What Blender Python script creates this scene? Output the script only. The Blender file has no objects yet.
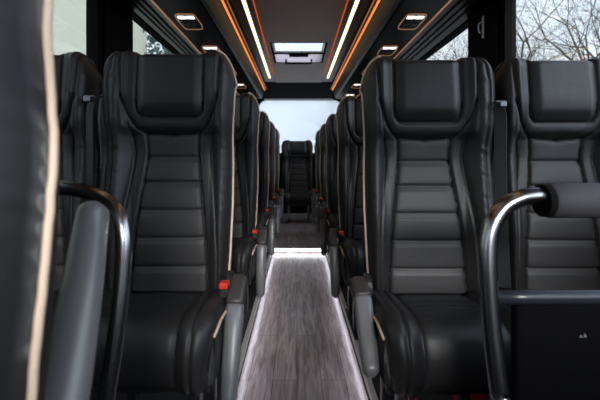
import bpy, bmesh, math, random
import numpy as np
from mathutils import Vector, Matrix
random.seed(7)
C = bpy.context.scene
col = C.collection
CAMZ = 0.90          # camera height above the aisle floor
F = 370.0            # focal length in pixels of a 600 px wide picture
def at(px, py, d):   # a picture point at distance d, in place coordinates
    return Vector(((px-297)*d/F, d, CAMZ-(py-158)*d/F))

# ------------------------------------------------------------------ materials
def pin(n, *names):
    for k in names:
        if k in n.inputs: return n.inputs[k]
def mat(name, color, rough=.5, metal=0, spec=.5, bump=None, coat=0, var=None, emis=None):
    m = bpy.data.materials.new(name); m.use_nodes = True
    nt = m.node_tree; b = nt.nodes['Principled BSDF']
    b.inputs['Base Color'].default_value = (*color, 1)
    b.inputs['Roughness'].default_value = rough
    b.inputs['Metallic'].default_value = metal
    pin(b, 'Specular IOR Level', 'Specular').default_value = spec
    if coat: pin(b, 'Coat Weight').default_value = coat
    tc = nt.nodes.new('ShaderNodeTexCoord')
    if var:       # (scale, second colour)
        n = nt.nodes.new('ShaderNodeTexNoise'); n.inputs['Scale'].default_value = var[0]; n.inputs['Detail'].default_value = 5
        nt.links.new(tc.outputs['Object'], n.inputs['Vector'])
        mx = nt.nodes.new('ShaderNodeMix'); mx.data_type = 'RGBA'
        mx.inputs[6].default_value = (*color, 1); mx.inputs[7].default_value = (*var[1], 1)
        nt.links.new(n.outputs['Fac'], mx.inputs[0]); nt.links.new(mx.outputs[2], b.inputs['Base Color'])
    if bump:      # list of (scale vector, strength, distance)
        prev = None
        for sc, st, di in bump:
            mp = nt.nodes.new('ShaderNodeMapping'); mp.inputs['Scale'].default_value = sc
            nt.links.new(tc.outputs['Object'], mp.inputs['Vector'])
            n = nt.nodes.new('ShaderNodeTexNoise'); n.inputs['Scale'].default_value = 1; n.inputs['Detail'].default_value = 3
            nt.links.new(mp.outputs[0], n.inputs['Vector'])
            bp = nt.nodes.new('ShaderNodeBump'); bp.inputs['Strength'].default_value = st; bp.inputs['Distance'].default_value = di
            nt.links.new(n.outputs['Fac'], bp.inputs['Height'])
            if prev: nt.links.new(prev.outputs[0], bp.inputs['Normal'])
            prev = bp
        nt.links.new(prev.outputs[0], b.inputs['Normal'])
    if emis:
        b.inputs['Emission Color'].default_value = (*emis[0], 1); b.inputs['Emission Strength'].default_value = emis[1]
    return m
M = {}
M['leather'] = mat('black_leather', (.019,.0185,.0195), .45, spec=.38, bump=[((420,420,420),.25,.0006), ((14,14,5),.35,.006), ((16,16,60),.15,.004)])
M['panel']   = mat('perforated_leather', (.034,.033,.034), .50, spec=.38, bump=[((500,500,500),.35,.0006), ((18,18,10),.25,.004)])
M['piping']  = mat('cream_piping', (.70,.53,.40), .5)
M['plastic'] = mat('black_plastic', (.018,.018,.019), .42, bump=[((600,600,600),.2,.0004)])
M['gloss']   = mat('gloss_black_panel', (.004,.0035,.003), .36, spec=.12)
M['matte']   = mat('matte_black_trim', (.004,.004,.004), .8, spec=.08)
M['board']   = mat('black_board', (.004,.004,.005), .8, spec=.06)
M['channel'] = mat('bronze_channel', (.055,.040,.030), .35)
M['white']   = mat('white_plastic', (.85,.85,.87), .35)
M['armgrey'] = mat('soft_grey_armrest', (.165,.165,.176), .32, spec=.6, bump=[((500,500,500),.25,.0005)])
M['armdark'] = mat('dark_armrest', (.040,.036,.034), .4)
M['metal']   = mat('brushed_metal', (.36,.36,.38), .24, 1, var=(9,(.30,.30,.33)))
M['steel']   = mat('dark_steel', (.16,.16,.17), .28, .9)
M['bar']     = mat('blue_black_bar', (.02,.024,.035), .3)
M['chrome']  = mat('chrome', (.8,.8,.82), .12, 1)
M['alu']     = mat('aluminium_trim', (.88,.84,.82), .35, .1)
M['foam']    = mat('foam_grip', (.035,.034,.042), .75, bump=[((300,300,300),.4,.001)])
M['red']     = mat('red_plastic', (.65,.035,.02), .4)
M['belt']    = mat('belt_webbing', (.012,.012,.013), .6, bump=[((50,50,900),.5,.0006)])
M['redweb']  = mat('red_webbing', (.55,.03,.04), .7, bump=[((50,900,50),.5,.0006)])
M['whiteweb']= mat('white_webbing', (.6,.55,.52), .7)
M['copper']  = mat('glowing_copper_trim', (.85,.55,.38), .38, .25, emis=((1.0,.42,.20),.22))  # weak amber glow put in for the light these trims reflect
M['ceil']    = mat('ceiling_lining', (.56,.29,.19), .42, bump=[((4,220,4),.3,.0008)], var=(5,(.36,.23,.18)))
M['carpet']  = mat('podium_carpet', (.018,.018,.019), .9, bump=[((400,400,400),.8,.002)], var=(60,(.035,.034,.033)))
M['hatch']   = mat('hatch_plastic', (.80,.80,.82), .45)
M['bark']    = mat('tree_bark', (.040,.032,.022), .9, bump=[((20,20,5),.8,.02)], var=(3,(.07,.062,.032)))
M['leaf']    = mat('evergreen_leaf', (.018,.04,.030), .6, var=(2,(.06,.10,.06)))
M['ground']  = mat('asphalt', (.16,.16,.16), .9, var=(2,(.12,.125,.12)))
M['render']  = mat('cream_render', (.46,.46,.36), .9, var=(.7,(.43,.43,.33)))
M['roof']    = mat('slate_roof', (.08,.08,.09), .8)
M['mark']    = mat('pale_marking', (.25,.25,.26), .6)
def emit(name, c, s):
    m = bpy.data.materials.new(name); m.use_nodes = True; nt = m.node_tree; nt.nodes.clear()
    e = nt.nodes.new('ShaderNodeEmission'); e.inputs[0].default_value = (*c,1); e.inputs[1].default_value = s
    o = nt.nodes.new('ShaderNodeOutputMaterial'); nt.links.new(e.outputs[0], o.inputs[0]); return m
M['led']     = emit('warm_white_led', (1.0,.80,.46), 2.6)
M['orange']  = emit('orange_led', (1.0,.27,.06), 1.25)
M['orange2'] = emit('dim_orange_led', (1.0,.17,.03), .55)
M['stepled'] = emit('cool_step_led', (.92,.95,1.0), 9)
M['floorled']= emit('cool_floor_led', (.86,.89,1.0), 13.0)
M['readled'] = emit('reading_led', (.95,.97,1.0), 2.2)
M['pleated'] = M['panel']
def glass(name, tint, refl=.08, washout=0):
    m = bpy.data.materials.new(name); m.use_nodes = True; nt = m.node_tree; nt.nodes.clear()
    t = nt.nodes.new('ShaderNodeBsdfTransparent'); t.inputs[0].default_value = (*tint,1)
    g = nt.nodes.new('ShaderNodeBsdfGlossy'); g.inputs['Roughness'].default_value = .02
    g.inputs[0].default_value = (.9,.9,.9,1)
    lw = nt.nodes.new('ShaderNodeLayerWeight'); lw.inputs[0].default_value = .5
    p5 = nt.nodes.new('ShaderNodeMath'); p5.operation='POWER'; p5.inputs[1].default_value = 5; nt.links.new(lw.outputs['Facing'], p5.inputs[0])
    fr = nt.nodes.new('ShaderNodeMath'); fr.operation='MULTIPLY_ADD'; fr.inputs[1].default_value=.9; fr.inputs[2].default_value=.04; nt.links.new(p5.outputs[0], fr.inputs[0])
    mx = nt.nodes.new('ShaderNodeMixShader'); nt.links.new(fr.outputs[0], mx.inputs[0])
    src = t
    if washout:
        tr = nt.nodes.new('ShaderNodeBsdfTranslucent'); tr.inputs[0].default_value = (.95,.96,.97,1)
        m2 = nt.nodes.new('ShaderNodeMixShader'); m2.inputs[0].default_value = washout
        nt.links.new(t.outputs[0], m2.inputs[1]); nt.links.new(tr.outputs[0], m2.inputs[2]); src = m2
    nt.links.new(src.outputs[0], mx.inputs[1]); nt.links.new(g.outputs[0], mx.inputs[2])
    o = nt.nodes.new('ShaderNodeOutputMaterial'); nt.links.new(mx.outputs[0], o.inputs[0]); return m
M['glass']  = glass('tinted_side_glass', (.86,.87,.87))
M['rear']   = glass('washed_out_rear_glass', (.97,.98,.98), washout=.45)  # white veil mixed into the glass gives the view its overexposed look
def translucent():
    m = bpy.data.materials.new('translucent_plastic'); m.use_nodes=True; nt=m.node_tree; nt.nodes.clear()
    t=nt.nodes.new('ShaderNodeBsdfTranslucent'); t.inputs[0].default_value=(.95,.90,.95,1)
    d=nt.nodes.new('ShaderNodeBsdfDiffuse'); d.inputs[0].default_value=(.8,.78,.8,1)
    mx=nt.nodes.new('ShaderNodeMixShader'); mx.inputs[0].default_value=.5; nt.links.new(t.outputs[0],mx.inputs[1]); nt.links.new(d.outputs[0],mx.inputs[2])
    o=nt.nodes.new('ShaderNodeOutputMaterial'); nt.links.new(mx.outputs[0],o.inputs[0]); return m
M['hatch']  = translucent()
M['clear']  = glass('clear_glass', (.95,.96,.96))
# wood floor
def wood():
    m = mat('grey_wood_floor', (.1,.1,.1), .30, spec=.6); nt = m.node_tree; b = nt.nodes['Principled BSDF']
    tc = nt.nodes.new('ShaderNodeTexCoord')
    sw = nt.nodes.new('ShaderNodeMapping'); sw.inputs['Rotation'].default_value = (0,0,math.pi/2)
    nt.links.new(tc.outputs['Object'], sw.inputs['Vector'])
    br = nt.nodes.new('ShaderNodeTexBrick'); br.inputs['Scale'].default_value = 1
    br.inputs['Brick Width'].default_value = .75; br.inputs['Row Height'].default_value = .098
    br.inputs['Mortar Size'].default_value = .0012; br.inputs['Color1'].default_value = (.44,.38,.37,1)
    br.inputs['Color2'].default_value = (.54,.475,.47,1); br.inputs['Mortar'].default_value = (.06,.055,.055,1)
    nt.links.new(sw.outputs[0], br.inputs['Vector'])
    mp = nt.nodes.new('ShaderNodeMapping'); mp.inputs['Scale'].default_value = (38,3.5,1)
    nt.links.new(tc.outputs['Object'], mp.inputs['Vector'])
    n = nt.nodes.new('ShaderNodeTexNoise'); n.inputs['Scale'].default_value = 1; n.inputs['Detail'].default_value = 8; n.inputs['Distortion'].default_value = 1.6
    nt.links.new(mp.outputs[0], n.inputs['Vector'])
    cr = nt.nodes.new('ShaderNodeValToRGB'); cr.color_ramp.elements[0].position = .32; cr.color_ramp.elements[0].color = (.42,.38,.37,1)
    cr.color_ramp.elements[1].position = .66; cr.color_ramp.elements[1].color = (1.15,1.12,1.12,1)
    nt.links.new(n.outputs['Fac'], cr.inputs[0])
    mx = nt.nodes.new('ShaderNodeMix'); mx.data_type = 'RGBA'; mx.blend_type = 'MULTIPLY'; mx.inputs[0].default_value = 1
    nt.links.new(br.outputs['Color'], mx.inputs[6]); nt.links.new(cr.outputs[0], mx.inputs[7])
    nt.links.new(mx.outputs[2], b.inputs['Base Color'])
    bp = nt.nodes.new('ShaderNodeBump'); bp.inputs['Strength'].default_value = .15; bp.inputs['Distance'].default_value = .002
    nt.links.new(n.outputs['Fac'], bp.inputs['Height']); nt.links.new(bp.outputs[0], b.inputs['Normal'])
    return m
M['wood'] = wood()

# ------------------------------------------------------------------ helpers
def link(name, me, m, parent=None, smooth=False):
    o = bpy.data.objects.new(name, me); col.objects.link(o)
    if m: me.materials.append(m)
    if parent: o.parent = parent
    if smooth:
        for p in me.polygons: p.use_smooth = True
    return o
def from_bm(name, bm, m, parent=None, smooth=False):
    bmesh.ops.recalc_face_normals(bm, faces=bm.faces)
    me = bpy.data.meshes.new(name); bm.to_mesh(me); bm.free()
    return link(name, me, m, parent, smooth)
def box(bm, x0,x1,y0,y1,z0,z1, bev=0, rot=None):
    r = bmesh.ops.create_cube(bm, size=1); vs = r['verts']
    for v in vs: v.co = Vector(((x0+x1)/2+v.co.x*(x1-x0), (y0+y1)/2+v.co.y*(y1-y0), (z0+z1)/2+v.co.z*(z1-z0)))
    if bev:
        es = list({e for v in vs for e in v.link_edges})
        bmesh.ops.bevel(bm, geom=es, offset=bev, segments=3, affect='EDGES', profile=.5)
    return vs
def boxobj(name, dims, m, parent=None, bev=0):
    bm = bmesh.new(); box(bm, *dims, bev=bev); return from_bm(name, bm, m, parent, smooth=False)
def prism(bm, poly, y0, y1):           # poly of (x,z), extruded along y
    a = [bm.verts.new((x,y0,z)) for x,z in poly]; b = [bm.verts.new((x,y1,z)) for x,z in poly]
    n = len(poly)
    bm.faces.new(a); bm.faces.new(b[::-1])
    for i in range(n): bm.faces.new((a[i],a[(i+1)%n],b[(i+1)%n],b[i]))
def smooth_path(pts, n=6):
    pts = [Vector(p) for p in pts]; out = []
    P = [pts[0]*2-pts[1]] + pts + [pts[-1]*2-pts[-2]]
    for i in range(1, len(P)-2):
        for k in range(n):
            t = k/n; p0,p1,p2,p3 = P[i-1],P[i],P[i+1],P[i+2]
            out.append(.5*((2*p1)+(p2-p0)*t+(2*p0-5*p1+4*p2-p3)*t*t+(3*p1-p0-3*p2+p3)*t**3))
    out.append(pts[-1]); return out
def sweep(bm, path, prof, up=Vector((1,0,0)), scales=None):   # prof: list of (a,b), a along 'up', b along the other normal
    rings = []
    for i,p in enumerate(path):
        t = (path[min(i+1,len(path)-1)]-path[max(i-1,0)]).normalized()
        u = (up-t*up.dot(t)).normalized(); w = t.cross(u)
        s = scales[i] if scales else (1,1)
        rings.append([bm.verts.new(p+u*a*s[0]+w*b*s[1]) for a,b in prof])
    n = len(prof)
    for r0,r1 in zip(rings,rings[1:]):
        for k in range(n): bm.faces.new((r0[k],r0[(k+1)%n],r1[(k+1)%n],r1[k]))
    bm.faces.new(rings[0][::-1]); bm.faces.new(rings[-1])
def circ(r, n=12): return [(r*math.cos(2*math.pi*k/n), r*math.sin(2*math.pi*k/n)) for k in range(n)]
def rrect(a, b, r, n=4):
    out = []
    for cx,cy,s in ((a-r,b-r,0),(-a+r,b-r,1),(-a+r,-b+r,2),(a-r,-b+r,3)):
        for k in range(n+1):
            t = math.pi/2*(s+k/n); out.append((cx+r*math.cos(t), cy+r*math.sin(t)))
    return out
def tube(name, pts, r, m, parent=None, n=6, sides=12, up=Vector((0.01,1,0))):
    bm = bmesh.new(); sweep(bm, smooth_path(pts,n), circ(r,sides), up=up); return from_bm(name, bm, m, parent, True)
def thing(name, label, cat, loc=(0,0,0), group=None):
    o = bpy.data.objects.new(name, None); col.objects.link(o); o.location = loc
    o['label'] = label; o['category'] = cat
    if group: o['group'] = group
    return o
def tag(o, label, cat, group=None, kind=None):
    if label: o['label'] = label
    if cat: o['category'] = cat
    if group: o['group'] = group
    if kind: o['kind'] = kind
    return o
def struct(o): o['kind'] = 'structure'; return o
def copy_tree(o, parent=None):
    c = o.copy(); col.objects.link(c)
    if parent: c.parent = parent
    for ch in list(o.children): copy_tree(ch, c)
    return c

# ------------------------------------------------------------------ the seat
CR = .413                       # height of the seat crease above the podium
def T_top(u):
    a = np.abs(u)
    t = np.full_like(a, .735)
    t += .012*np.clip((a-.46)/.10,0,1)*1.0
    k = np.clip((a-.72)/.28,0,1)
    t = t - .10*(1-np.sqrt(np.clip(1-k*k,0,1)))
    return t
WZ = np.array([0,.1,.25,.38,.46,.55,.64,.70,.8]); WX = np.array([.186,.192,.199,.197,.194,.199,.204,.203,.200])
def Wd(z): return np.interp(z, WZ, WX)
A_Z = [0,.13,.25,.355,.43,.485]; A_X = [.12,.113,.101,.087,.080,.084]
B_P = [(.152,0),(.151,.1),(.143,.22),(.130,.34),(.122,.42),(.130,.49),(.147,.60)]
seams = []
seams.append(([(-.104,.80),(-.104,.575),(-.100,.550),(-.089,.536),(-.074,.532),(.074,.532),(.089,.536),(.100,.550),(.104,.575),(.104,.80)], 1.0))
for s in (1,-1):
    seams.append(([(s*.150,.80),(s*.153,.70),(s*.147,.60),(s*.130,.537),(s*.108,.499),(s*.085,.484),(0,.480)], 1.0))
    seams.append(([(s*x,z) for x,z in zip(A_X,A_Z)], 1.0))
    seams.append(([(s*x,z) for x,z in B_P], .9))
    seams.append(([(s*.176,0),(s*.181,.3),(s*.178,.46),(s*.186,.58),(s*.188,.66),(s*.176,.72),(s*.16,.745)], .8))
def pdist(X, Z, line):
    d = np.full(X.shape, 9.)
    for (x0,z0),(x1,z1) in zip(line, line[1:]):
        L = (x1-x0)**2+(z1-z0)**2+1e-12
        t = np.clip(((X-x0)*(x1-x0)+(Z-z0)*(z1-z0))/L,0,1)
        d = np.minimum(d, np.hypot(X-x0-t*(x1-x0), Z-z0-t*(z1-z0)))
    return d
def sstep(x): x = np.clip(x,0,1); return x*x*(3-2*x)
def rearline(z): return .105*z - .050*sstep((z-.40)/.22)
def back_meshes():
    NU, NV = 132, 176
    u = np.linspace(-1,1,NU+1); v = np.linspace(0,1,NV+1)
    U,V = np.meshgrid(u,v)
    Z = V*T_top(U); X = U*(Wd(Z)+np.where(U>0,-.014,.020)*sstep(np.abs(U)/.8))
    aX = np.abs(X)
    h = .010*np.exp(-((Z-.22)/.14)**2)                               # lumbar
    low = sstep((aX-.118)/.05)
    h += .040*low*(1-.35*sstep((Z-.5)/.1))
    h += .016*sstep((Z-.476)/.03)*sstep((.158-aX)/.02)                # yoke
    h += .008*sstep((Z-.535)/.04)*sstep((.102-aX)/.03)                # headrest cushion
    q = np.clip((np.abs(U)-.74)/.26,0,1); h -= .082*(1-np.power(1-np.minimum(q,.9995)**2.4,1/2.4))
    qr = np.where(np.abs(U)<.55,.020,.034); qt = np.clip((Z-(T_top(U)-qr))/qr,0,1); h -= .040*(1-np.sqrt(1-np.minimum(qt,.999)**2))
    inner = np.interp(Z, A_Z, A_X)
    pan = (Z<.482)&(aX<inner)
    hd = np.where(aX<.074, Z-.532, np.where(aX<.104, Z-.532-.03*(1-np.sqrt(np.clip(1-((aX-.074)/.03)**2,0,1))), -1))
    head = (hd>0)&(aX<.104)
    for line,st in seams:
        d = pdist(X,Z,line)
        if line[0][1] <= .01 and abs(abs(line[0][0])-.12)<.001: pass
        h -= st*(.0070*np.exp(-d/.0085) + .0065*np.exp(-(d/.0034)**2))
    for gz in (.410,.330,.244,.159,.071):
        d = np.abs(Z-gz); m_ = pan
        h -= m_*(.0055*np.exp(-d/.009)+.0065*np.exp(-(d/.003)**2))
        d2 = np.abs(Z-gz+.0105); h -= m_*(.0030*np.exp(-(d2/.0028)**2))
    # gathered wrinkles along the side bolsters
    wr = np.sin(Z*150+6*np.sin(Z*17)+aX*60)*np.sin(Z*43+1.3)
    h += .0016*wr*sstep((aX-.15)/.02)*sstep((.2-aX)/.03)
    Y = rearline(Z) - h
    P = np.stack([X,Y,Z+CR],-1)
    # face masks
    def fm(mask): return mask[:-1,:-1]&mask[1:,1:]
    fh, fp = fm(head), fm(pan); fo = ~(fh|fp)
    res = {}
    for key,mask in (('headrest',fh),('back_panel',fp),('backrest',fo)):
        idx = -np.ones((NV+1)*(NU+1),int); faces = []
        jj,ii = np.nonzero(mask)
        quad = np.stack([jj*(NU+1)+ii, jj*(NU+1)+ii+1, (jj+1)*(NU+1)+ii+1, (jj+1)*(NU+1)+ii],-1)
        used = np.unique(quad); idx[used] = np.arange(len(used))
        verts = P.reshape(-1,3)[used].tolist(); faces = idx[quad].tolist()
        if key == 'backrest':
            loop = [j*(NU+1) for j in range(NV+1)] + [NV*(NU+1)+i for i in range(1,NU+1)] + [j*(NU+1)+NU for j in range(NV-1,-1,-1)] + [i for i in range(NU-1,0,-1)]
            prev = [idx[k] if idx[k]>=0 else None for k in loop]
            base = P.reshape(-1,3)
            # the missing ones (bottom of the panel) get a vertex of their own
            for n_,k in enumerate(loop):
                if prev[n_] is None: prev[n_] = len(verts); verts.append(base[k].tolist())
            cx, cz = 0, CR+.36
            for dy, ins in ((.066,.001),(.078,.010),(.088,.024),(.092,.040)):
                cur = []
                for k in loop:
                    x,y,z = base[k]; zz = z-CR; r = math.hypot(x-cx, z-cz) or 1
                    x2 = x-(x-cx)/r*ins; z2 = max(z-(z-cz)/r*ins, CR-.01)
                    cur.append(len(verts)); verts.append([x2, float(rearline(np.array(zz)))-.012+dy, z2])
                n = len(loop)
                for a in range(n): faces.append([prev[a],cur[a],cur[(a+1)%n],prev[(a+1)%n]])
                prev = cur
            faces.append(prev)
        me = bpy.data.meshes.new(key); me.from_pydata(verts,[],faces); me.update()
        res[key] = me
    # piping on +x side
    ed = []
    for j in range(2,NV+1,4): ed.append(P[j,NU])
    for i in range(NU,int(NU*.86),-2): ed.append(P[NV,i])
    pp = []
    for p in ed:
        pp.append(Vector((p[0]+.0015, p[1]-.001, p[2]+(.002 if p[2]>CR+.6 else 0))))
    bm = bmesh.new(); sweep(bm, pp[::1], circ(.0040,8), up=Vector((.02,1,.01)))
    bmesh.ops.recalc_face_normals(bm, faces=bm.faces)
    me = bpy.data.meshes.new('piping'); bm.to_mesh(me); bm.free(); res['piping'] = me
    return res
def cushion_meshes():
    # profile from the crease forward, over the front and down
    prof = smooth_path([(0,.03,CR-.015),(0,-.03,CR+.002),(0,-.10,CR+.008),(0,-.16,CR+.014),(0,-.212,CR+.014),(0,-.253,CR-.004),(0,-.274,CR-.045),(0,-.280,CR-.09),(0,-.275,CR-.120),(0,-.262,CR-.140)],10)
    NS = len(prof)-1; NU = 96
    S = [0]
    for a,b in zip(prof,prof[1:]): S.append(S[-1]+(b-a).length)
    S = np.array(S)
    u = np.linspace(-1,1,NU+1)
    P = np.zeros((NS+1,NU+1,3))
    for j,p in enumerate(prof):
        t = (prof[min(j+1,NS)]-prof[max(j-1,0)]).normalized(); n = Vector((0,t.z,-t.y))
        if n.z < 0 and t.y < -.2: n = -n
        s = S[j]; W = .198 - .010*max(0,(.05-s))/.05 - .016*sstep((s-.24)/.16)
        x = u*W; ax = np.abs(x)
        h = .018*sstep((ax-.10)/.045)
        for sx,st in ((.107,1),(.146,1)): 
            d = np.abs(ax-sx); h = h - st*(.006*np.exp(-d/.009)+.004*np.exp(-(d/.0035)**2))
        for ls,a in ((.07,.0022),(.12,.0026),(.16,.002)):
            h = h - a*np.exp(-((s-ls-.02*(ax/.1)**2)/.006)**2)*(ax<.107)
        q = np.clip((np.abs(u)-.80)/.20,0,1); h = h - .042*(1-np.sqrt(1-np.minimum(q,.9995)**2))
        P[j,:,0] = x; P[j,:,1] = p.y+n.y*h; P[j,:,2] = p.z+n.z*h
    verts = P.reshape(-1,3).tolist(); faces = []
    for j in range(NS):
        for i in range(NU):
            a = j*(NU+1)+i; faces.append([a,a+1,a+NU+2,a+NU+1])
    # side walls and underside
    low = []
    for i in (0,NU):
        row = []
        for j in range(NS+1):
            x,y,z = P[j,i]; row.append(len(verts)); verts.append([x*.985, max(y,-.250), CR-.137])
        for j in range(NS):
            a = j*(NU+1)+i; b = a+NU+1
            faces.append([a,b,row[j+1],row[j]] if i else [b,a,row[j],row[j+1]])
        low.append(row)
    for j in range(NS): faces.append([low[0][j],low[0][j+1],low[1][j+1],low[1][j]])
    faces.append([NS*(NU+1)+i for i in range(NU+1)]+[low[1][NS],low[0][NS]])
    faces.append([i for i in range(NU,-1,-1)]+[low[0][0],low[1][0]])
    me = bpy.data.meshes.new('seat_cushion'); me.from_pydata(verts,[],faces); me.update()
    pp = [Vector((P[j,NU,0]+.001,P[j,NU,1],P[j,NU,2])) for j in range(8,int(NS*.62),3)]
    bm = bmesh.new(); sweep(bm, pp, circ(.004,8), up=Vector((1,.01,.01)))
    bmesh.ops.recalc_face_normals(bm, faces=bm.faces)
    m2 = bpy.data.meshes.new('cushion_piping'); bm.to_mesh(m2); bm.free()
    return me, m2
BM = back_meshes(); CM = cushion_meshes()
def mirrored(me):
    m = me.copy(); n = len(m.vertices); co = np.empty(n*3); m.vertices.foreach_get('co', co)
    co = co.reshape(-1,3); co[:,0] *= -1; m.vertices.foreach_set('co', co.ravel()); m.flip_normals(); m.update(); return m
for k,mm in (('headrest','leather'),('back_panel','panel'),('backrest','leather'),('piping','piping')): BM[k].materials.append(M[mm])
CM[0].materials.append(M['leather']); CM[1].materials.append(M['piping'])
for me in list(BM.values())+list(CM):
    me.polygons.foreach_set('use_smooth', [True]*len(me.polygons))
BMm = {k: mirrored(v) for k,v in BM.items()}; CMm = mirrored(CM[1])

def make_arm(side, ang, root, name='armrest', k=1):
    """paddle that hangs from a pivot beside the crease; ang = swing from straight down towards the front"""
    o = bpy.data.objects.new(name, None)
    xc = side*.221
    pts = []
    prof = [(0,.02),(.02,-.035),(.028,-.10),(.022,-.20),(.014,-.26),(.010,-.305)]   # (forward bow, drop) before the swing
    ca, sa = math.cos(ang), math.sin(ang)
    px, pz = -.045, CR+.035
    def w(f,z): # forward f is -y
        return Vector((xc, px-(f*ca - z*sa), pz+(f*sa + z*ca)))
    path = smooth_path([w(f,z*k) for f,z in prof],6)
    n = len(path); sc = []
    for i in range(n):
        t = i/(n-1); e = 1
        if t>.88: e = math.sqrt(max(.05,1-((t-.88)/.123)**2))
        if t<.06: e = .75+.25*t/.06
        sc.append((e*(1-.30*t), e*(1.0-.1*t)))
    cut = int(n*.30)
    bm = bmesh.new(); sweep(bm, path[cut:], rrect(.028,.026,.019), up=Vector((1,0,0)), scales=sc[cut:])
    arm = from_bm(name, bm, M['armgrey'], root, True)
    bm = bmesh.new(); sweep(bm, path[:cut+1], rrect(.0285,.0268,.019), up=Vector((1,0,0)), scales=sc[:cut+1])
    cap = from_bm('arm_cap', bm, M['armdark'], arm, True); cap['label'] = 'dark upper cap of the armrest'
    bm = bmesh.new()
    c = Vector((xc-side*.0,px,pz))
    for x0,x1,r in ((-.030,-.018,.040),(-.034,-.03,.028)):
        a = [bm.verts.new((c.x+side*x0, c.y+r*math.cos(t), c.z+r*math.sin(t))) for t in [2*math.pi*k/20 for k in range(20)]]
        b = [bm.verts.new((c.x+side*x1, c.y+r*math.cos(t), c.z+r*math.sin(t))) for t in [2*math.pi*k/20 for k in range(20)]]
        bm.faces.new(a); bm.faces.new(b)
        for k in range(20): bm.faces.new((a[k],a[(k+1)%20],b[(k+1)%20],b[k]))
    from_bm('arm_pivot', bm, M['plastic'], arm)
    bpy.data.objects.remove(o)
    return arm

def make_seat(side, label, group, arm=None, buckle=True, belt=False, piping=True):
    """side: +1 when the aisle is on the seat's +x side"""
    r = thing('coach_seat', label, 'seat', group=group)
    for k in ('backrest','headrest','back_panel'):
        o = bpy.data.objects.new(k, (BM if side>0 else BMm)[k]); col.objects.link(o); o.parent = r
    cu = bpy.data.objects.new('seat_cushion', CM[0]); col.objects.link(cu); cu.parent = r
    if piping:
        o = bpy.data.objects.new('piping', BM['piping'] if side>0 else BMm['piping']); col.objects.link(o); o.parent = r
        o['label'] = 'cream piping along the aisle side of the backrest'
        o = bpy.data.objects.new('cushion_piping', CM[1] if side>0 else CMm); col.objects.link(o); o.parent = cu
        o['label'] = 'cream piping along the cushion edge'
    bm = bmesh.new(); box(bm,-.185,.185,-.235,.06,CR-.168,CR-.135,bev=.008); box(bm,-.17,.17,.03,.10,CR-.2,CR+.02,bev=.008)
    from_bm('seat_shell', bm, M['plastic'], r)
    for s in (-1,1):
        bm = bmesh.new(); box(bm, s*.125-.014, s*.125+.014, -.16,-.125,.012,CR-.160,bev=.004)
        box(bm, s*.125-.014, s*.125+.014, .02,.05,.012,CR-.160,bev=.004)
        box(bm, s*.125-.022, s*.125+.022, -.24,.09,0,.014,bev=.003)
        from_bm('leg', bm, M['steel'], r)
    if arm is not None: make_arm(side, arm, r, k=(.80 if arm>.7 else 1))
    if buckle:
        x = side*.188; bm = bmesh.new(); box(bm, x-.014,x+.014,-.098,-.070,CR+.012,CR+.05,bev=.006)
        b = from_bm('buckle', bm, M['plastic'], r)
        bm = bmesh.new(); box(bm, x-.0125,x+.0125,-.104,-.074,CR+.040,CR+.058,bev=.004)
        p = from_bm('press_button', bm, M['red'], b); p['label'] = 'red release button'
    if belt:
        xs = side*.211
        bm = bmesh.new()
        pts = smooth_path([Vector((xs,.030,CR+.60)),Vector((xs,-.018,CR+.56)),Vector((xs+side*.004,-.028,CR+.40)),Vector((xs,-.03,CR+.2)),Vector((xs,-.045,CR+.03))],6)
        sweep(bm, pts, rrect(.017,.0012,.001,1), up=Vector((.9,-.5,0)))
        b = from_bm('seat_belt', bm, M['belt'], r)
        bm = bmesh.new(); box(bm, xs-.017,xs+.017,-.026,-.008,CR+.590,CR+.597,bev=.004)
        box(bm, xs-.010,xs+.010,-.040,-.026,CR+.575,CR+.592,bev=.003)
        p = from_bm('belt_guide', bm, M['steel'], b); p['label'] = 'silver belt guide'
    return r
PZ = .08      # podium height
ordn = ['', 'first', 'second', 'third', 'fourth', 'fifth']
pitch = .76
def place(r, x, y):
    r.location = (x, y, PZ)
    if x > 0: r.scale = (1,1,.984)
GA = 'black leather seats along the aisle'; GW = 'black leather seats by the windows'
# nearest seat on the left, beside the camera
s0 = make_seat(1, 'blurred black leather seat at the extreme left, nearest of all, showing cream piping', GA, arm=None, buckle=False)
place(s0, -.408, .258)
for ch in s0.children:
    if ch.name.split('.')[0] in ('backrest','headrest','back_panel','piping'):
        a = math.radians(0); piv = Vector((0,0,CR))
        ch.matrix_local = Matrix.Translation(piv) @ Matrix.Rotation(a,4,'X') @ Matrix.Translation(-piv)
# its raised armrest
def armpt(px,py,d): return at(px,py,d) - s0.location
bm = bmesh.new()
pts = smooth_path([armpt(95,203,.52),armpt(90,235,.50),armpt(80,300,.45),armpt(62,400,.395),armpt(34,520,.34)],10)
n = len(pts)
sweep(bm, pts, rrect(.021,.024,.018), up=Vector((1,0,0)), scales=[((.80+.50*i/(n-1))*(1-(1-min(1,(i+.35)/4))**2)**.5, (1-(1-min(1,(i+.35)/4))**2)**.5) for i in range(n)])
ra = from_bm('armrest', bm, M['armgrey'], s0, True); ra['label'] = 'raised grey armrest beside the nearest left seat'
bm = bmesh.new(); box(bm, .185,.225,-.02,.07,CR+.02,CR+.12,bev=.012); from_bm('arm_pivot', bm, M['plastic'], ra)

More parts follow.
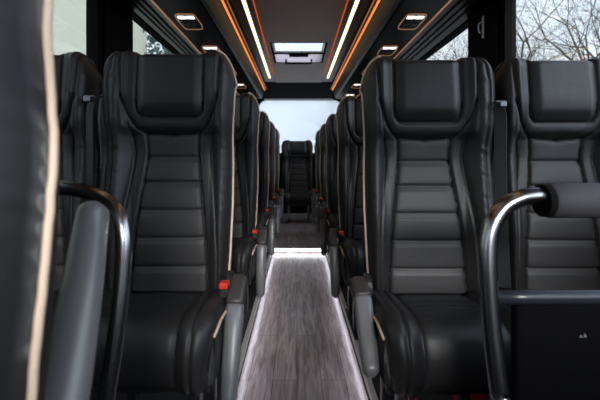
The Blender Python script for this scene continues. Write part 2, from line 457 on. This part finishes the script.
for row in range(1,6):
    y = 1.135 + pitch*(row-1)
    for sd,side in ((-1,'left'),(1,'right')):
        if row == 1:
            lab = ('front-most full black leather seat left of the aisle, red buckle at its aisle edge' if sd<0
                   else 'front-most full black leather seat right of the aisle, facing the camera unobstructed')
        else:
            lab = f'black leather aisle seat on the {side}, {ordn[row]} row back from the camera'
        ang = {(1,-1):math.radians(31),(1,1):math.radians(46)}.get((row,sd), math.radians(16))
        s = make_seat(-sd, lab, GA, arm=ang, buckle=not (row==1 and sd>0))
        place(s, sd*.400+(.006 if sd<0 else .004), y)
        if row == 1:
            lab = ('dark window seat at upper left, half hidden behind the nearest blurred seat' if sd<0
                   else 'grey-lit window seat at far right, behind the grab rail with foam grip')
        else: lab = f'window seat on the {side} in the {ordn[row]} row, beside that row\'s aisle seat'
        s = make_seat(-sd, lab, GW, arm=None, buckle=(row>1), belt=True, piping=False)
        place(s, (-.838 if sd<0 else .826), y+.005)
# rear bench: the middle seat shows at the end of the aisle
names = {0:'single black seat in the middle of the rear bench, at the end of the aisle', -1:'rear bench seat just left of the middle one, mostly hidden by the left row', 1:'rear bench seat just right of the middle one, mostly hidden by the right row'}
for k in (-1,0,1):
    s = make_seat(1, names[k], 'rear bench seats', arm=None, buckle=True, piping=False)
    s.location = (.02+k*.46, 5.08, .035); s.scale = (1.07,1,.96)

# ------------------------------------------------------------------ shell of the coach
CX = .022; XW = 1.085; Y0 = -.95; YR = 5.72; ZC = 1.90
bm = bmesh.new(); box(bm, -.232,.265, Y0, 3.52, -.05, 0); floor = struct(from_bm('floor', bm, M['wood']))
bm = bmesh.new(); box(bm, -.232,.265, 3.512, YR, -.05, .045); o = struct(from_bm('floor', bm, M['wood'])); o.name = 'floor_rear'
for side,x0,x1 in (('left',-XW-.05+CX,-.232),('right',.265,XW+.05+CX)):
    bm = bmesh.new(); box(bm, x0,x1,Y0,YR,-.05,PZ); o = struct(from_bm('floor_podium_'+side, bm, M['carpet']))
# lighted step edge and lighted aisle edges
bm = bmesh.new(); box(bm, -.229,.262,3.500,3.512,.018,.040); st = from_bm('step_light', bm, M['stepled']); tag(st,'bright white light bar along the step across the aisle floor','light')
bm = bmesh.new(); box(bm, -.230,.263,3.498,3.53,.040,.050,bev=.002); o = from_bm('step_nosing', bm, M['alu'], st)
for side,x,s in (('left',-.232,1),('right',.265,-1)):
    r = thing('aisle_trim', f'pale metal edge strip running along the {side} side of the aisle floor','floor trim',(x,0,0),'aisle floor trims')
    bm = bmesh.new(); box(bm, min(-s*.010,s*.010),max(-s*.010,s*.010),-.6,3.49,PZ-.004,PZ+.004,bev=.002); box(bm,min(s*.006,s*.010),max(s*.006,s*.010),-.6,3.49,PZ-.022,PZ,bev=.001)
    from_bm('edge_profile', bm, M['alu'], r)
    bm = bmesh.new(); box(bm, min(s*.001,s*.005),max(s*.001,s*.005),.3,3.49,PZ-.026,PZ-.012); o = from_bm('light_strip', bm, M['floorled'], r); o['label']='cool white light strip under the metal edge'
# side walls, pillars, windows
pil = [(-.95,-.85),(.0,.16),(1.97,2.39),(3.95,4.3),(5.5,5.72)]
for side,s in (('left',-1),('right',1)):
    xi = CX+s*XW; xo = xi+s*.06; a,b = min(xi,xo),max(xi,xo)
    bm = bmesh.new()
    box(bm,a,b,Y0,YR,-.05,.86)
    WTS = 1.84 if s<0 else 1.785
    box(bm,a,b,Y0,YR,WTS,1.98)
    for p0,p1 in pil: box(bm,a-(.0 if s>0 else 0),b,p0,p1,.86,WTS)
    o = struct(from_bm('wall_'+side, bm, M['matte']))
    for i,(p,q) in enumerate(zip(pil,pil[1:])):
        bm = bmesh.new(); xm = xi+s*.035; box(bm, xm-.002,xm+.002,p[1],q[0],.86,WTS)
        w = struct(from_bm('window_%d'%(i+1+(4 if s>0 else 0)), bm, M['glass']))
# pillar trim (front pillar cover with coat hook)
for side,s in (('left',-1),('right',1)):
    xi = CX+s*XW
    bm = bmesh.new(); box(bm, min(xi,xi-s*.02),max(xi,xi-s*.02),2.02,2.36,.9,1.77,bev=.008)
    struct(from_bm('trim_%d'%(1 if s<0 else 2), bm, M['matte']))
h = thing('coat_hook','small pale coat hook high on the dark right-hand window pillar','hook',(CX+XW-.022,2.15,1.66))
bm = bmesh.new(); box(bm,-.008,0,-.008,.008,-.065,.065,bev=.003); from_bm('streak_plate',bm,M['white'],h)  # white and tall to draw a reflection-like bright streak on the pillar
tube('hook',[(-.006,0,.03),(-.028,0,.02),(-.03,0,-.02),(-.02,0,-.035)],.004,M['white'],h)
# rear wall with window
bm = bmesh.new()
WL,WR,WB,WT = -.60,.71,.98,1.80
box(bm,-1.2,WL,YR,YR+.06,-.05,1.98); box(bm,WR,1.25,YR,YR+.06,-.05,1.98); box(bm,WL,WR,YR,YR+.06,-.05,WB); box(bm,WL,WR,YR,YR+.06,WT,1.98)
for s,xc in ((1,WL),(-1,WR)):     # rounded upper corners
    poly = [(xc,WT)]+[(xc+s*(.14-.14*math.cos(t)), WT-.14+.14*math.sin(t)) for t in [math.pi/2*k/6 for k in range(7)][::-1]]
    prism(bm, poly if s>0 else poly[::-1], YR, YR+.06)
struct(from_bm('wall_back', bm, M['matte']))
bm = bmesh.new(); box(bm,WL,WR,YR+.03,YR+.034,WB,WT); struct(from_bm('window_9',bm,M['rear']))
# unseen front: bulkhead and header shaped to shade cushions and headrests, glass slot between
bm = bmesh.new(); box(bm,-1.2,1.25,Y0-.06,Y0,-.05,1.17); box(bm,-1.2,1.25,Y0-.06,Y0,1.50,1.98); struct(from_bm('wall_front_blocker',bm,M['matte']))
bm = bmesh.new(); box(bm,-1.14,1.18,Y0-.034,Y0-.03,1.17,1.50); struct(from_bm('window_10',bm,M['clear']))

# ceiling, with an opening for the roof hatch
HX0,HX1,HY0,HY1 = -.235,.268,3.20,3.88
bm = bmesh.new()
box(bm,-.30+CX,.30+CX,Y0,HY0,ZC,ZC+.03); box(bm,-.30+CX,.30+CX,HY1,4.9,ZC,ZC+.03)
box(bm,-.30+CX,HX0,HY0,HY1,ZC,ZC+.03); box(bm,HX1,.30+CX,HY0,HY1,ZC,ZC+.03)
struct(from_bm('ceiling',bm,M['ceil']))
bm = bmesh.new()
for s in (-1,1):
    x0,x1 = sorted((CX+s*.30,CX+s*.46)); box(bm,x0,x1,Y0,4.9,ZC+.006,ZC+.04)
    x0,x1 = sorted((CX+s*.46,CX+s*(XW+.06))); box(bm,x0,x1,Y0,YR,ZC+.04,ZC+.08)
prism(bm, [(-.50,ZC+.04),(.54,ZC+.04),(.54,ZC-.11),(-.50,ZC-.11)], 5.55, YR)
struct(from_bm('ceiling_channel',bm,M['channel']))
bm = bmesh.new()   # sloping end of the ceiling above the rear window
v = [bm.verts.new(p) for p in ((-.50,4.9,ZC),(.54,4.9,ZC),(.54,5.56,ZC-.105),(-.50,5.56,ZC-.105),(-.50,4.9,ZC+.04),(.54,4.9,ZC+.04),(.54,5.56,ZC+.04),(-.50,5.56,ZC+.04))]
for f in ((0,1,2,3),(4,7,6,5),(0,4,5,1),(1,5,6,2),(2,6,7,3),(3,7,4,0)): bm.faces.new([v[i] for i in f])
struct(from_bm('ceiling_rear',bm,M['matte']))

# roof hatch
hr = thing('roof_hatch','roof hatch with glass pane and pale plastic handle panel in the ceiling','roof hatch',(0,0,ZC))
bm = bmesh.new()
t = .018
box(bm,HX0-.0,HX0+t,HY0,HY1,-.004,.10); box(bm,HX1-t,HX1,HY0,HY1,-.004,.10); box(bm,HX0,HX1,HY1-t,HY1,-.004,.10); box(bm,HX0,HX1,HY0,HY0+t,-.001,.03)
from_bm('frame',bm,M['matte'],hr)
bm = bmesh.new(); box(bm,HX0+t,HX1-t,HY0+.02,3.54,.000,.006); from_bm('glass_pane',bm,M['clear'],hr)
bm = bmesh.new(); box(bm,HX0+t,HX1-t,3.54,HY1-t,-.001,.005,bev=.006); o=from_bm('inner_panel',bm,M['hatch'],hr); o['label']='pale grey plastic panel'
bm = bmesh.new(); box(bm,HX0+t,HX1-t,3.525,3.55,-.006,.02,bev=.004); box(bm,-.075,.11,3.55,3.63,-.012,.012,bev=.006); from_bm('latch_bar',bm,M['matte'],hr)
bm = bmesh.new(); sweep(bm, smooth_path([Vector((-.11,3.74,.012)),Vector((-.11,3.74,-.03)),Vector((-.09,3.74,-.042)),Vector((.12,3.74,-.042)),Vector((.145,3.74,-.03)),Vector((.145,3.74,.012))],5), rrect(.010,.008,.004), up=Vector((0,1,0)))
from_bm('handle',bm,M['matte'],hr,True)
for x in (-.17,.20):
    bm = bmesh.new(); bmesh.ops.create_cone(bm,cap_ends=True,segments=16,radius1=.012,radius2=.012,depth=.01,matrix=Matrix.Translation((x,3.78,.007))); from_bm('screw_cap',bm,M['plastic'],hr)

# ceiling light strips, luggage racks
for side,s in (('left',-1),('right',1)):
    r = thing('ceiling_light_strip', f'bright warm white light strip along the ceiling {side} of the aisle','light',(CX+s*.362,0,ZC),'warm white ceiling light strips')
    bm = bmesh.new(); box(bm,-.012,.012,-.5,4.62,-.004,.004,bev=.002); from_bm('diffuser',bm,M['led'],r)
    bm = bmesh.new(); box(bm,-.020,.020,-.52,4.64,.003,.008); from_bm('housing',bm,M['plastic'],r)
    r = thing('accent_light', f'thin dim orange light line beside the ceiling lining, {side} of the roof hatch','light',(CX+s*.300,0,ZC),'orange lines at the ceiling edge')
    bm = bmesh.new(); box(bm,-.004,.004,-.5,4.4,-.006,.0); from_bm('diffuser',bm,M['orange2'],r)
    bm = bmesh.new(); box(bm,-.007,.007,-.5,4.4,.0,.005); from_bm('housing',bm,M['plastic'],r)
    rk = thing('luggage_rack', f'gloss black overhead luggage rack with orange light line above the {side} seats','luggage rack',(CX,0,0),'overhead luggage racks')
    def P(a,z): return (s*a,z)
    zo = -.062 if s<0 else -.115
    poly = [P(.47,ZC-.035),P(.485,ZC-.06),P(.515,ZC-.150),P(.53,ZC-.165),P(.79,ZC-.165),P(1.065,ZC+zo),P(1.065,ZC+.035),P(.47,ZC+.035)]
    bm = bmesh.new(); prism(bm, poly if s>0 else poly[::-1], -.9, 5.22); from_bm('rack_body',bm,M['gloss'],rk)
    bm = bmesh.new(); prism(bm,[P(.452,ZC-.010),P(.452,ZC-.040),P(.470,ZC-.040),P(.470,ZC-.010)],-.9,5.22); from_bm('front_rail',bm,M['plastic'],rk)
    bm = bmesh.new(); prism(bm,[P(.470,ZC-.038),P(.470,ZC-.049),P(.479,ZC-.054),P(.480,ZC-.044)],-.85,5.2); o=from_bm('accent_light',bm,M['orange'],rk); o['label']='orange light line on the rack nose'
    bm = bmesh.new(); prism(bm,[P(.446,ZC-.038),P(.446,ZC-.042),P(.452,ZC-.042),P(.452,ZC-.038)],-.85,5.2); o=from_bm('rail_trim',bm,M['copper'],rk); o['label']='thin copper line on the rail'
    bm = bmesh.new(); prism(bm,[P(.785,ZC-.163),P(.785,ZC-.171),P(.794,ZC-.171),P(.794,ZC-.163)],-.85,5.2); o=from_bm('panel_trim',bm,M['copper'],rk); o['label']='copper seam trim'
    bm = bmesh.new(); prism(bm,[P(.54,ZC-.163),P(.54,ZC-.168),P(.544,ZC-.168),P(.544,ZC-.163)],-.85,5.2); from_bm('panel_seam',bm,M['matte'],rk)
    bm = bmesh.new()
    for k in range(3): prism(bm,[P(.85+.06*k,ZC-.152+(.165+zo)/.275*.06*(k+.9)),P(.85+.06*k,ZC-.166+(.165+zo)/.275*.06*(k+.9)),P(.868+.06*k,ZC-.164+(.165+zo)/.275*.06*(k+.9)),P(.868+.06*k,ZC-.148+(.165+zo)/.275*.06*(k+.9))],-.85,5.2)
    from_bm('window_side_rail',bm,M['matte'],rk)
    # reading light units in the rack
    ROWS = [2.26,2.87,3.57,4.27,4.95]
    for k,d in enumerate(ROWS):
        if k==0: lab = f'nearest reading light console in the {side} luggage rack, twin white lamps and copper rim'
        else: lab = f'reading light console in the {side} luggage rack, {ordn[k+1]} from the front'
        zc = ZC-.165
        rr = thing('reading_light', lab, 'reading light', (CX+s*.678, d, zc), 'reading light consoles')
        out = [(-.060,-.125),(.052,-.125),(.062,-.05),(.062,.125),(-.050,.125),(-.062,.05)]
        out = [(s*x,y) for x,y in out]
        tz = lambda x: 0
        # rounded outline
        ol = []
        n = len(out)
        for i in range(n):
            p0,p1,p2 = Vector(out[i-1]),Vector(out[i]),Vector(out[(i+1)%n])
            a = p1+(p0-p1).normalized()*.024; b = p1+(p2-p1).normalized()*.024
            for t in (0,.33,.66,1): ol.append((a*(1-t)+p1*t)*(1-t)+(p1*(1-t)+b*t)*t)
        bm = bmesh.new()
        a = [bm.verts.new((p.x,p.y,tz(p.x)-.004)) for p in ol]; b = [bm.verts.new((p.x*.985,p.y*.985,tz(p.x)+.012)) for p in ol]
        bm.faces.new(a); bm.faces.new(b[::-1])
        for i in range(len(ol)): bm.faces.new((a[i],a[(i+1)%len(ol)],b[(i+1)%len(ol)],b[i]))
        from_bm('console',bm,M['gloss'],rr)
        bm = bmesh.new(); ring = [Vector((p.x,p.y,tz(p.x)-.005)) for p in ol]
        m_ = len(ring); R = []
        for i,p in enumerate(ring):
            nrm = Vector((p.x,p.y,0)).normalized()
            R.append([bm.verts.new(p+nrm*.0036*math.cos(t)+Vector((0,0,.0036*math.sin(t)))) for t in (0,math.pi/3,2*math.pi/3,math.pi,4*math.pi/3,5*math.pi/3)])
        for i in range(m_):
            for q in range(6): bm.faces.new((R[i][q],R[i][(q+1)%6],R[(i+1)%m_][(q+1)%6],R[(i+1)%m_][q]))
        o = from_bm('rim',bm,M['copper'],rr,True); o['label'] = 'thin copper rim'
        for q,x in enumerate((-.027,.025)):
            bm = bmesh.new(); box(bm,s*x-.023,s*x+.023,-.095,-.055,-.008,-.003,bev=.003); o = from_bm('lamp',bm,M['readled'],rr)
        for q,x in enumerate((-.02,.03)):
            bm = bmesh.new(); bmesh.ops.create_cone(bm,cap_ends=True,segments=18,radius1=.014,radius2=.018,depth=.006,matrix=Matrix.Translation((s*x,.03,-.006))); from_bm('air_nozzle',bm,M['plastic'],rr)

# ------------------------------------------------------------------ grab rails
gr = thing('grab_rail','bent dark metal grab rail with thick foam grip at the right foreground','grab rail',at(490,158,.56)*1.0)
org = Vector((at(490,158,.56).x, .55, 0)); gr.location = org
def L(px,py,d): return at(px,py,d)-org
pts = [Vector((.318,.50,.083))-org, L(504,430,.552), L(499,390,.56), L(491,320,.578), L(487.5,262,.59), L(490,232,.596), L(500,212,.6), L(516,200,.6), L(540,196,.6), L(620,198,.6), L(720,200,.6)]
tube('rail_tube', pts, .0140, M['metal'], gr, n=7, sides=20, up=Vector((.01,1,.01)))
bm = bmesh.new()
gp = [L(546+k*22,200.5,.6) for k in range(9)]
sweep(bm, [gp[0]]+[gp[0]+Vector((.004,0,0))]+gp[1:], circ(.0285,28), up=Vector((0,1,0)), scales=[(.86,.86)]+[(1,1)]*9)
o = from_bm('foam_grip',bm,M['foam'],gr,True); o['label']='thick dark foam grip sleeve'
bm = bmesh.new(); sweep(bm,[L(541,200.5,.6),L(548,200.5,.6)],circ(.0265,28),up=Vector((0,1,0))); from_bm('grip_end',bm,M['matte'],gr)
tube('cross_bar',[L(492,297,.6),L(600,297,.6),L(720,297,.6)],.0115,M['bar'],gr,n=3,up=Vector((0,1,.01)))
pts = [L(720,200,.6),L(738,206,.6),L(744,230,.6),L(744,300,.6),Vector((.718,.6,.083))-org]
tube('rail_post',pts,.0140,M['metal'],gr,n=6,sides=16,up=Vector((.01,1,.01)))
# dark panel behind it
pn = thing('partition_panel','black partition panel below the grab rail cross bar at lower right','panel',(.52,.66,PZ))
bm = bmesh.new(); box(bm,-.135,.20,-.012,.012,.02,.565,bev=.008); from_bm('board',bm,M['board'],pn)
bm = bmesh.new()
for x in (-.11,.17): box(bm,x-.012,x+.012,-.016,.016,0,.03)
from_bm('foot',bm,M['steel'],pn)
e = at(584,335,.645)-Vector((.52,.66,PZ))
bm = bmesh.new()
for dx,hh in ((-.004,.005),(.003,.008)):
    v = [bm.verts.new((e.x+dx-.0025,-.0135,e.z-.005)),bm.verts.new((e.x+dx+.0025,-.0135,e.z-.005)),bm.verts.new((e.x+dx,-.0135,e.z-.005+hh))]
    w = [bm.verts.new(q.co+Vector((0,.003,0))) for q in v]
    bm.faces.new(v); bm.faces.new(w[::-1])
    for i in range(3): bm.faces.new((v[i],v[(i+1)%3],w[(i+1)%3],w[i]))
o = from_bm('emblem',bm,M['mark'],pn); o['label']='tiny pale mark'
# hoop behind the nearest left seat
org = Vector((-.27,.55,0)); g2 = thing('grab_rail','curved metal hoop rail beside the raised armrest at the left foreground','grab rail',org)
pts = [L(20,188,.58),L(62,188,.57),L(92,194,.565),(L(113,207,.56)),L(123,232,.55),L(122,280,.54),L(115,340,.525),L(106,400,.51),L(96,460,.50),Vector((-.262,.47,.083))-org]
tube('rail_tube',pts,.0115,M['metal'],g2,n=7,sides=18,up=Vector((.01,1,.01)))
tube('rail_post',[L(20,188,.58),L(6,194,.58),L(0,215,.58),L(0,300,.58),Vector((-.468,.56,.083))-org],.0115,M['metal'],g2,n=6,up=Vector((.01,1,.01)))

# red webbing and pouch under the right front seat
pts = [(.315,1.24,.100),(.318,1.23,.125),(.325,1.22,.150),(.333,1.21,.140),(.340,1.205,.110),(.352,1.20,.100),(.368,1.19,.108)]
pts = [(a+.012,b-.02,.083+(c-.083)*1.7) for a,b,c in pts]
bm = bmesh.new(); sweep(bm, smooth_path(pts,6), rrect(.020,.0015,.001,1), up=Vector((.1,1,0)))
w = from_bm('webbing_strap',bm,M['redweb']); tag(w,'crumpled red and white strap lying under the right front seat','strap')
bm = bmesh.new(); sweep(bm, smooth_path([Vector(p)+Vector((.002,-.021,.001)) for p in pts],6), rrect(.004,.0018,.001,1), up=Vector((.1,1,0))); from_bm('edge_stripe',bm,M['whiteweb'],w)
w = thing('storage_pouch','dark red pouch on the carpet under the right front seat','pouch',(.567,1.20,PZ))
bm = bmesh.new(); bmesh.ops.create_uvsphere(bm,u_segments=24,v_segments=14,radius=1)
for v in bm.verts:
    x,y,z = v.co; k = abs(z)**.5*(1 if z>0 else -1); v.co = Vector((x*.055*(1+.1*math.sin(9*y)), y*.04, .055+k*.053+.004*math.sin(14*x)*(z>0)))
from_bm('pouch_body',bm,M['redweb'],w,True)
bm = bmesh.new(); box(bm,-.052,-.046,-.042,-.036,.03,.08,bev=.002); from_bm('zip_pull',bm,M['whiteweb'],w)

# ------------------------------------------------------------------ outside
bm = bmesh.new(); v=[bm.verts.new(p) for p in ((-60,-40,-1),(60,-40,-1),(60,90,-1),(-60,90,-1))]; bm.faces.new(v)
struct(from_bm('ground',bm,M['ground']))
def bare_tree(seed, H=8.0, depth=7):
    rnd = random.Random(seed); verts=[]; faces=[]
    def seg(p0,p1,r0,r1,n):
        t=(p1-p0).normalized(); u=t.orthogonal().normalized(); w=t.cross(u); b=len(verts)
        for p,r in ((p0,r0),(p1,r1)):
            for k in range(n):
                a=2*math.pi*k/n; verts.append(p+u*r*math.cos(a)+w*r*math.sin(a))
        for k in range(n): faces.append([b+k,b+(k+1)%n,b+n+(k+1)%n,b+n+k])
    def grow(p,dir,L,r,dep):
        n = 8 if dep<2 else (5 if dep<4 else 3); q=p
        for i in range(3):
            dir=(dir+Vector((rnd.uniform(-.18,.18),rnd.uniform(-.18,.18),rnd.uniform(-.05,.14)))).normalized()
            q2=q+dir*L/3; r2=r*.86; seg(q,q2,r,r2,n)
            if dep>0 and dep<depth and rnd.random()<.75:
                side=dir.orthogonal().normalized(); side.rotate(Matrix.Rotation(rnd.uniform(0,6.28),3,dir))
                grow(q2,(dir*.7+side*.75).normalized(),L*.62,r2*.5,dep+2)
            q,r=q2,r2
        if dep<depth:
            for k in range(2 if dep else 4):
                side=dir.orthogonal().normalized(); side.rotate(Matrix.Rotation(rnd.uniform(0,6.28),3,dir))
                grow(q,(dir+side*rnd.uniform(.45,.85)).normalized(),L*rnd.uniform(.68,.84),r*.66,dep+1)
    grow(Vector((0,0,0)),Vector((0,0,1)),H*.26,H*.022,0)
    me=bpy.data.meshes.new('branches'); me.from_pydata([tuple(v) for v in verts],[],faces); me.materials.append(M['bark']); me.update(); return me
TM=[bare_tree(3),bare_tree(11),bare_tree(23)]
spots=[(6.2,9.2,0,1.0,'bare tree nearest outside the right-hand front window'),
       (9.5,11.5,1,1.25,'bare tree farther out, seen at the right edge of the front right window'),
       (6.8,14.5,2,1.2,'bare tree seen through the small triangle of the second right window'),
       (10.5,17.0,0,1.4,'bare tree standing behind the others outside the right windows'),
       (13.5,15.0,2,1.5,'tall bare tree farthest right outside the right windows')]
for i,(x,y,k,sc,lab) in enumerate(spots):
    o=bpy.data.objects.new('bare_tree',TM[k]); col.objects.link(o); o.location=(x,y,-1); o.scale=(sc,)*3; o.rotation_euler.z=i*1.7
    tag(o,lab,'tree','bare trees outside the right windows')
for i,(x,y,k,sc,lab) in enumerate([(2.2,22,1,.95,'pale blurred tree seen right of centre through the rear window'),(4.6,27,2,1.1,'faint tree at the right side of the rear window')]):
    o=bpy.data.objects.new('bare_tree',TM[k]); col.objects.link(o); o.location=(x,y,-1); o.scale=(sc,)*3; o.rotation_euler.z=i
    tag(o,lab,'tree','trees behind the rear window')
# leafy evergreen on the left
t=thing('evergreen_tree','dark leafy tree seen through the second left window beside the pale building','tree',(-6.3,17.6,-1)); t.scale=(1.25,1.25,1.45)
bm=bmesh.new(); sweep(bm,[Vector((0,0,0)),Vector((.05,0,3)),Vector((0,.1,6.5))],circ(.16,8),up=Vector((1,0,0)),scales=[(1,1),(.7,.7),(.2,.2)]); from_bm('trunk',bm,M['bark'],t,True)
rnd=random.Random(5); verts=[];faces=[]
for i in range(5200):
    z=rnd.uniform(1.2,7.6); R=1.7*math.sqrt(max(.02,1-((z-4.2)/3.6)**2)); a=rnd.uniform(0,6.28); r=R*math.sqrt(rnd.uniform(.12,1))*(1+.2*math.sin(5*a+z*2))
    c=Vector((r*math.cos(a),r*math.sin(a),z)); u=Vector((rnd.gauss(0,1),rnd.gauss(0,1),rnd.gauss(0,1))).normalized(); w=u.orthogonal().normalized(); s_=rnd.uniform(.06,.13); b=len(verts)
    verts+= [tuple(c+u*s_),tuple(c+w*s_*.5),tuple(c-u*s_),tuple(c-w*s_*.5)]; faces.append([b,b+1,b+2,b+3])
me=bpy.data.meshes.new('foliage'); me.from_pydata(verts,[],faces); link('foliage',me,M['leaf'],t)
# pale building on the left
t=thing('building','plain pale cream building wall filling the left-hand front window','building',(-9,7.0,-1))
bm=bmesh.new(); box(bm,-3,2.6,-9,8.8,0,9); from_bm('walls',bm,M['render'],t)
bm=bmesh.new(); prism(bm,[(-3.3,9),(2.9,9),(-.2,11)],-9.3,9.1); from_bm('roof',bm,M['roof'],t)

# ------------------------------------------------------------------ sky, sun
w=bpy.data.worlds.new('world'); C.world=w; w.use_nodes=True; nt=w.node_tree; nt.nodes.clear()
tc=nt.nodes.new('ShaderNodeTexCoord')
n=nt.nodes.new('ShaderNodeTexNoise'); n.inputs['Scale'].default_value=2.2; n.inputs['Detail'].default_value=5
nt.links.new(tc.outputs['Generated'],n.inputs['Vector'])
cr=nt.nodes.new('ShaderNodeValToRGB'); cr.color_ramp.elements[0].position=.35; cr.color_ramp.elements[0].color=(.50,.63,.85,1)
cr.color_ramp.elements[1].position=.62; cr.color_ramp.elements[1].color=(.85,.92,1.0,1)
nt.links.new(n.outputs['Fac'],cr.inputs[0])
dp=nt.nodes.new('ShaderNodeVectorMath'); dp.operation='DOT_PRODUCT'; dp.inputs[1].default_value=Vector((.75,-.55,.35)).normalized()  # bright sky lobe added at front right to fill the near seats
nv=nt.nodes.new('ShaderNodeVectorMath'); nv.operation='NORMALIZE'; nt.links.new(tc.outputs['Generated'],nv.inputs[0]); nt.links.new(nv.outputs[0],dp.inputs[0])
mr=nt.nodes.new('ShaderNodeMapRange'); mr.inputs[1].default_value=0; mr.inputs[2].default_value=1; mr.inputs[3].default_value=0; mr.inputs[4].default_value=1; nt.links.new(dp.outputs['Value'],mr.inputs[0])
pw=nt.nodes.new('ShaderNodeMath'); pw.operation='POWER'; pw.inputs[1].default_value=4; nt.links.new(mr.outputs[0],pw.inputs[0])
ma=nt.nodes.new('ShaderNodeMath'); ma.operation='MULTIPLY_ADD'; ma.inputs[1].default_value=5; ma.inputs[2].default_value=2.1; nt.links.new(pw.outputs[0],ma.inputs[0])
bg=nt.nodes.new('ShaderNodeBackground'); nt.links.new(cr.outputs[0],bg.inputs[0]); nt.links.new(ma.outputs[0],bg.inputs[1])
o=nt.nodes.new('ShaderNodeOutputWorld'); nt.links.new(bg.outputs[0],o.inputs[0])

sl=bpy.data.lights.new('sun','SUN'); so=bpy.data.objects.new('sun',sl); col.objects.link(so)
sl.energy=5; sl.angle=math.radians(16); sl.color=(1.0,.97,.95)
so.rotation_euler=Vector((.16,-1,.36)).to_track_quat('Z','Y').to_euler(); so.location=(-3,-10,5)
# ------------------------------------------------------------------ camera
cd=bpy.data.cameras.new('camera'); cam=bpy.data.objects.new('camera',cd); col.objects.link(cam)
cam.location=(0,0,CAMZ); cam.rotation_euler=(math.pi/2,0,0)
cd.sensor_width=36; cd.lens=F/600*36; cd.shift_x=.005; cd.shift_y=-42/600; cd.clip_start=.01; cd.clip_end=300
cd.dof.use_dof=True; cd.dof.focus_distance=1.25; cd.dof.aperture_fstop=4.2
C.camera=cam
vs=C.view_settings; vs.view_transform='Standard'; vs.look='None'; vs.exposure=0; vs.gamma=1; vs.use_curve_mapping=False
